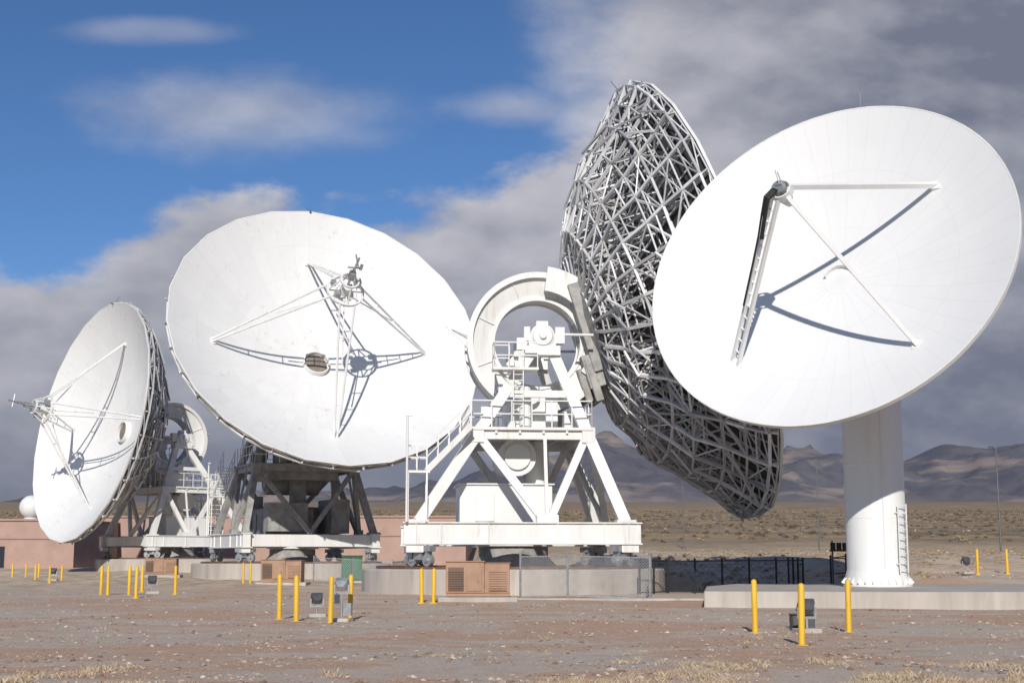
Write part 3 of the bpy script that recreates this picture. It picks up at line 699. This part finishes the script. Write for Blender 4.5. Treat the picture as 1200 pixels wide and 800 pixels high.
# meter rack
p=Vector((12.9,57.9,g(13,57.9))); r=empty("meter_rack",p,0,"row of black meter boxes on a post rack beside the column","electrical boxes")
m=MB(); m.beam((0,0,-.1),(0,0,2.0),.06); m.beam((1.0,0,-.1),(1.0,0,2.0),.06); m.beam((-.1,.03,1.6),(1.1,.03,1.6),.06); m.beam((-.1,.03,1.3),(1.1,.03,1.3),.05); m.obj("rack_frame",DGREY,r)
for i in range(5):
    m=MB(); m.box((.02+i*.24,-.05,1.75),(.19,.14,.34)); m.lathe([(.0001,-.02),(.07,-.02),(.07,.02),(.0001,.02)],12,(.02+i*.24,-.13,1.8),'Y'); m.obj("meter_box",BLACK,r,bevel=.01)
# ------------------------------------------------------------------ air conditioning units
def acunit(u0,u1,v,hgt,rz=0):
    a=G(u0,v); b=G(u1,v); w=(b-a).length; c=(a+b)/2; c.z=gz(c.x,c.y)
    r=empty("air_conditioning_unit",c+Vector((0,.6,0)),rz,"tan metal air conditioning unit on a concrete pad","air conditioning unit","tan air conditioning units")
    m=MB(); m.box((0,.1,.0),(w+.5,1.7,.3)); m.obj("concrete_pad",CONC,r,bevel=.02)
    z0=.15; m=MB(); m.box((0,0,z0+.07),(w*.98,1.2,.12)); m.box((-w*.2,0,z0+.12+hgt*.44),(w*.6,1.25,hgt*.86)); m.box((w*.295,0,z0+.12+hgt*.42),(w*.39,1.22,hgt*.82)); m.box((-w*.2,0,z0+.12+hgt*.89),(w*.62,1.32,.05)); m.box((w*.31,0,z0+.12+hgt*.845),(w*.4,1.26,.04))
    m.obj("unit_casing",TAN,r,bevel=.02)
    n=9
    for xx,ww in ((-w*.34,w*.24),(w*.31,w*.28)):
        m=MB()
        m.box((xx,-.632,z0+.12+hgt*.42),(ww,.02,hgt*.62))
        for i in range(n): m.beam((xx-ww/2,-.65,z0+.2+hgt*.58*(i+.4)/n),(xx+ww/2,-.65,z0+.2+hgt*.58*(i+.4)/n),.05,.02)
        m.obj("louvre_grille",TAND if xx<0 else TAN,r)
    m=MB(); m.box((-w*.06,-.64,z0+hgt*.5),(w*.24,.03,hgt*.66)); m.box((-w*.0,-.67,z0+hgt*.45),(.04,.05,.12)); m.obj("access_panel",TAN,r,bevel=.008)
acunit(522,598,705,1.2); acunit(305,353,686,1.15); acunit(168,205,677,1.1,.1)
# green cabinet
p=G(412,683); r=empty("utility_cabinet",p,.1,"dark green utility cabinet on a concrete pad near the fence","utility cabinet")
m=MB(); m.box((0,0,.05),(1.5,1.1,.16)); m.obj("concrete_pad",CONC,r); m=MB(); m.box((0,0,.8),(1.15,.9,1.35)); m.box((0,0,1.5),(1.25,1.0,.07)); m.obj("cabinet_body",GREEN,r,bevel=.02)
for s in (-.28,.28): m=MB(); m.box((s,-.465,.8),(.53,.03,1.2)); m.box((s-.2*(1 if s>0 else -1),-.49,.85),(.04,.04,.18)); m.obj("cabinet_door",GREEN,r,bevel=.01)
# ------------------------------------------------------------------ floodlights & ground boxes
def flood(u,v,s,az,tall=0.0,label="grey floodlight on a short stand among the bollards"):
    p=G(u,v); r=empty("floodlight",p,az,label,"floodlight","ground floodlights")
    m=MB(); m.box((0,0,.04*s),(.7*s,.6*s,.16*s)); m.obj("footing",CONC,r,bevel=.02)
    m=MB(); m.tube((0,0,.1*s),(0,0,.42*s+tall),.04*s,8); m.box((0,0,.42*s+tall),(.5*s,.06,.05)); 
    for q in (-.26,.26): m.beam((q*s,0,.4*s+tall),(q*s,0,.72*s+tall),.035,.05)
    if tall: m.box((.16,0,.3),(.2,.14,.3)); m.box((-.15,0,.55),(.16,.12,.22))
    m.obj("bracket",GALV,r)
    z=.7*s+tall; m=MB(); vs=[]
    for yy,ww,hh in ((-.2,.13,.1),(.0,.22,.19),(.16,.24,.22)):
        for i,j in ((-1,-1),(1,-1),(1,1),(-1,1)):
            vv=Matrix.Rotation(rad(35),3,'X')@Vector((i*ww*s,yy*s,j*hh*s)); vs.append(vv+Vector((0,0,z)))
    m.add(vs,[(3,2,1,0),(8,9,10,11)]+[(k*4+i,k*4+(i+1)%4,(k+1)*4+(i+1)%4,(k+1)*4+i) for k in (0,1) for i in range(4)])
    m.obj("lamp_housing",GALV if tall else DGREY,r,bevel=.01)
    m=MB(); vs=[Matrix.Rotation(rad(35),3,'X')@Vector((i*.2*s,.175*s,j*.18*s))+Vector((0,0,z)) for i,j in ((-1,-1),(1,-1),(1,1),(-1,1))]; m.add(vs,[(0,1,2,3)]); m.obj("lamp_glass",LAMPG,r)
flood(371,722,.65,.3); flood(400,728,.7,-.2,.4,"grey floodlight raised on a post between yellow bollards"); flood(178,695,.75,.4); flood(946,741,.75,.2); flood(62,680,.8,0); flood(1133,672,.8,.3); 
p=G(945,738); 
m=MB(); m.box((0,0,.13),(.5,.4,.36)); m.box((0,0,.33),(.54,.44,.03)); o=m.obj("junction_box",DGREY,bevel=.02); o.location=p+Vector((.0,.45,0)); tag(o,"small dark grey junction box on the gravel between bollards","junction box")
# ------------------------------------------------------------------ lamp poles
def pole(x,y,h,label):
    r=empty("lamp_pole",Vector((x,y,gz(x,y))),0,label,"lamp pole","tall grey lamp poles")
    m=MB(); m.lathe([(.22,-.2),(.22,.25),(.0001,.25)],12); m.tube((0,0,0),(0,0,h),.09,10,.05); m.tube((0,0,h-.1),(-.35,0,h+.02),.03,6); m.obj("pole",POLE,r,smooth=True)
    m=MB(); m.box((-.4,0,h+.03),(.4,.22,.1)); m.obj("lamp_head",DGREY,r,bevel=.02)
for u,vt,Y in ((1167,524,118),(957,547,150),(800,566,170)):
    q=P(u,vt,Y); pole(q.x,Y,q.z-gz(q.x,Y),"tall grey lamp pole standing in the scrub")
# ------------------------------------------------------------------ buildings
def building(x0,x1,y0,y1,zt,label):
    zb=gz((x0+x1)/2,y0); c=Vector(((x0+x1)/2,(y0+y1)/2,zb)); r=empty("flat_roof_building",c,0,label,"building"); W=x1-x0; D=y1-y0; H=zt-zb
    m=MB(); m.box((0,0,H/2-.4),(W,D,H+.8)); m.obj("wall",WALL,r)
    m=MB(); 
    for a,b_ in (((-W/2-.1,-D/2),(W/2+.1,-D/2)),((-W/2,D/2),(W/2,D/2)),((-W/2,-D/2),(-W/2,D/2)),((W/2,-D/2),(W/2,D/2))): m.beam((a[0],a[1],H+.1),(b_[0],b_[1],H+.1),.35,.18)
    m.obj("parapet",WALL,r)
    m=MB(); m.box((0,-D/2-.02,H*.62),(W,.06,.09))
    n=int(W/9)
    for i in range(1,n): m.box((-W/2+i*W/n,-D/2-.015,H*.5-.1),(.05,.05,H-.3))
    m.obj("wall_reveal",WALLD,r)
    for i in range(max(2,n//2)):
        xx=-W/2+(i+.5)*W/max(2,n//2)
        m=MB(); m.box((xx,-D/2-.04,1.05),(1.0,.1,2.1)); m.obj("door",GLASS if i%2 else WALLD,r)
    return r
q0=P(-260,610,135); q1=P(88,610,135); building(q0.x,q1.x,135,160,q0.z,"long pink tan flat roofed building with a parapet")
q0=P(100,606,150); q1=P(546,606,150); building(q0.x,q1.x,150,175,q0.z,"low pink tan building behind the large dishes")
rz_=P(0,610,135).z
p=P(37,594,150); r=empty("radome",(p.x,150,rz_),0,"white spherical radome on the building roof","radome")
m=MB(); m.sphere((0,0,p.z-rz_),1.25,28,18); m.tube((0,0,-.2),(0,0,.7),.7,16); m.obj("dome_shell",WHITE2,r,smooth=True)
# ------------------------------------------------------------------ light
SUNV=Vector((-.035,-.885,.462)).normalized()
sd=bpy.data.lights.new("sun",'SUN'); sd.energy=4.0; sd.angle=rad(.5); sd.color=(1,.955,.89); so=bpy.data.objects.new("sun",sd); COL.objects.link(so); so.rotation_euler=SUNV.to_track_quat('Z','Y').to_euler(); so.location=(0,-30,40)
w=bpy.data.worlds.new("World"); scene.world=w; w.use_nodes=True; nt=w.node_tree; nt.nodes.clear()
out=N(nt,"ShaderNodeOutputWorld"); sky=N(nt,"ShaderNodeTexSky"); sky.sky_type='NISHITA'; sky.sun_disc=False; sky.sun_elevation=math.asin(SUNV.z); sky.sun_rotation=math.atan2(SUNV.x,SUNV.y)
sky.altitude=1800; sky.air_density=1.0; sky.dust_density=.2; sky.ozone_density=3
bg=N(nt,"ShaderNodeBackground"); bg.inputs[1].default_value=.083
nt.links.new(MIX(nt,1.0,sky.outputs[0],(.66,.86,1.08),'MULTIPLY'),bg.inputs[0])
tc=N(nt,"ShaderNodeTexCoord"); D=tc.outputs["Generated"]; sp=N(nt,"ShaderNodeSeparateXYZ"); nt.links.new(D,sp.inputs[0])
ay=M_(nt,'MAXIMUM',M_(nt,'ABSOLUTE',sp.outputs[1]),.15)
X=M_(nt,'DIVIDE',sp.outputs[0],ay); Z=M_(nt,'DIVIDE',sp.outputs[2],ay)
cb=N(nt,"ShaderNodeCombineXYZ"); nt.links.new(X,cb.inputs[0]); nt.links.new(M_(nt,'MULTIPLY',Z,1.7),cb.inputs[1]); nv=cb.outputs[0]
def off(l,s=(1,1,1)):
    mo=N(nt,"ShaderNodeMapping"); mo.inputs["Location"].default_value=l; mo.inputs["Scale"].default_value=s; nt.links.new(nv,mo.inputs[0]); return mo.outputs[0]
na=NOI(nt,nv,5.5,8,.52); na2=NOI(nt,off((-.012,.03,0)),5.5,8,.52); nb=NOI(nt,off((7,2,3)),20,7,.58)
nc_=NOI(nt,off((3.1,1.7,5),(1,1.2,1)),3.0,5,.5); nd=NOI(nt,off((1,5,2),(1,1.3,1)),7,6,.52)
dist=M_(nt,'ADD',M_(nt,'MULTIPLY',M_(nt,'SUBTRACT',na,.5),.21),M_(nt,'MULTIPLY',M_(nt,'SUBTRACT',nb,.5),.055))
def XZ(u,v):
    d=ray(u,v); return d.x/d.y,d.z/d.y
def blob(u,v,ru,rv):
    x0,z0=XZ(u,v); rx_=ru/1650; rz2=rv/1620
    a=M_(nt,'DIVIDE',M_(nt,'SUBTRACT',X,x0),rx_); c=M_(nt,'DIVIDE',M_(nt,'SUBTRACT',Z,z0),rz2)
    r=M_(nt,'SQRT',M_(nt,'ADD',M_(nt,'MULTIPLY',a,a),M_(nt,'MULTIPLY',c,c)))
    return M_(nt,'SUBTRACT',1,r)
lineZ=M_(nt,'ADD',M_(nt,'MULTIPLY',X,.264),.279)
lb=M_(nt,'MULTIPLY',M_(nt,'MAXIMUM',blob(210,300,230,140),0),.04)
below=M_(nt,'ADD',M_(nt,'SUBTRACT',lineZ,Z),lb)
big=blob(1080,60,470,330)
d1=SM(nt,M_(nt,'ADD',below,dist),-.008,.024)
d2=SM(nt,M_(nt,'ADD',big,M_(nt,'MULTIPLY',dist,2.8)),-.08,.28)
d3=SM(nt,M_(nt,'ADD',blob(300,130,260,66),M_(nt,'MULTIPLY',dist,8)),.0,1.0,0,.62)
d4=SM(nt,M_(nt,'ADD',blob(190,38,130,20),M_(nt,'MULTIPLY',dist,9)),.0,1,0,.35)
d5=SM(nt,M_(nt,'ADD',blob(600,125,150,36),M_(nt,'MULTIPLY',dist,10)),.0,1,0,.5)
dens=M_(nt,'MAXIMUM',M_(nt,'MAXIMUM',d1,d2),M_(nt,'MAXIMUM',d3,M_(nt,'MAXIMUM',d4,d5)))
core=M_(nt,'MAXIMUM',M_(nt,'ADD',below,M_(nt,'MULTIPLY',dist,.8)),M_(nt,'MULTIPLY',big,.25))
thin=M_(nt,'SUBTRACT',1,SM(nt,core,.0,.15))
rel=M_(nt,'MULTIPLY',M_(nt,'SUBTRACT',na,na2),2.1)
sh=M_(nt,'ADD',M_(nt,'MULTIPLY',SM(nt,nc_,.36,.64),.34),M_(nt,'MULTIPLY',SM(nt,nd,.3,.7),.16))
sh=M_(nt,'ADD',M_(nt,'ADD',sh,rel),M_(nt,'MULTIPLY',thin,.50),clamp=True)
sh=M_(nt,'MULTIPLY',sh,SM(nt,Z,.0,.18,.4,1))
cc=MIX(nt,sh,(.175,.195,.265),(.58,.58,.63))
bg2=N(nt,"ShaderNodeBackground"); bg2.inputs[1].default_value=1.0; nt.links.new(cc,bg2.inputs[0])
ms=N(nt,"ShaderNodeMixShader"); nt.links.new(dens,ms.inputs[0]); nt.links.new(bg.outputs[0],ms.inputs[1]); nt.links.new(bg2.outputs[0],ms.inputs[2]); nt.links.new(ms.outputs[0],out.inputs[0])
scene.view_settings.view_transform='Standard'; scene.view_settings.look='None'; scene.view_settings.exposure=0
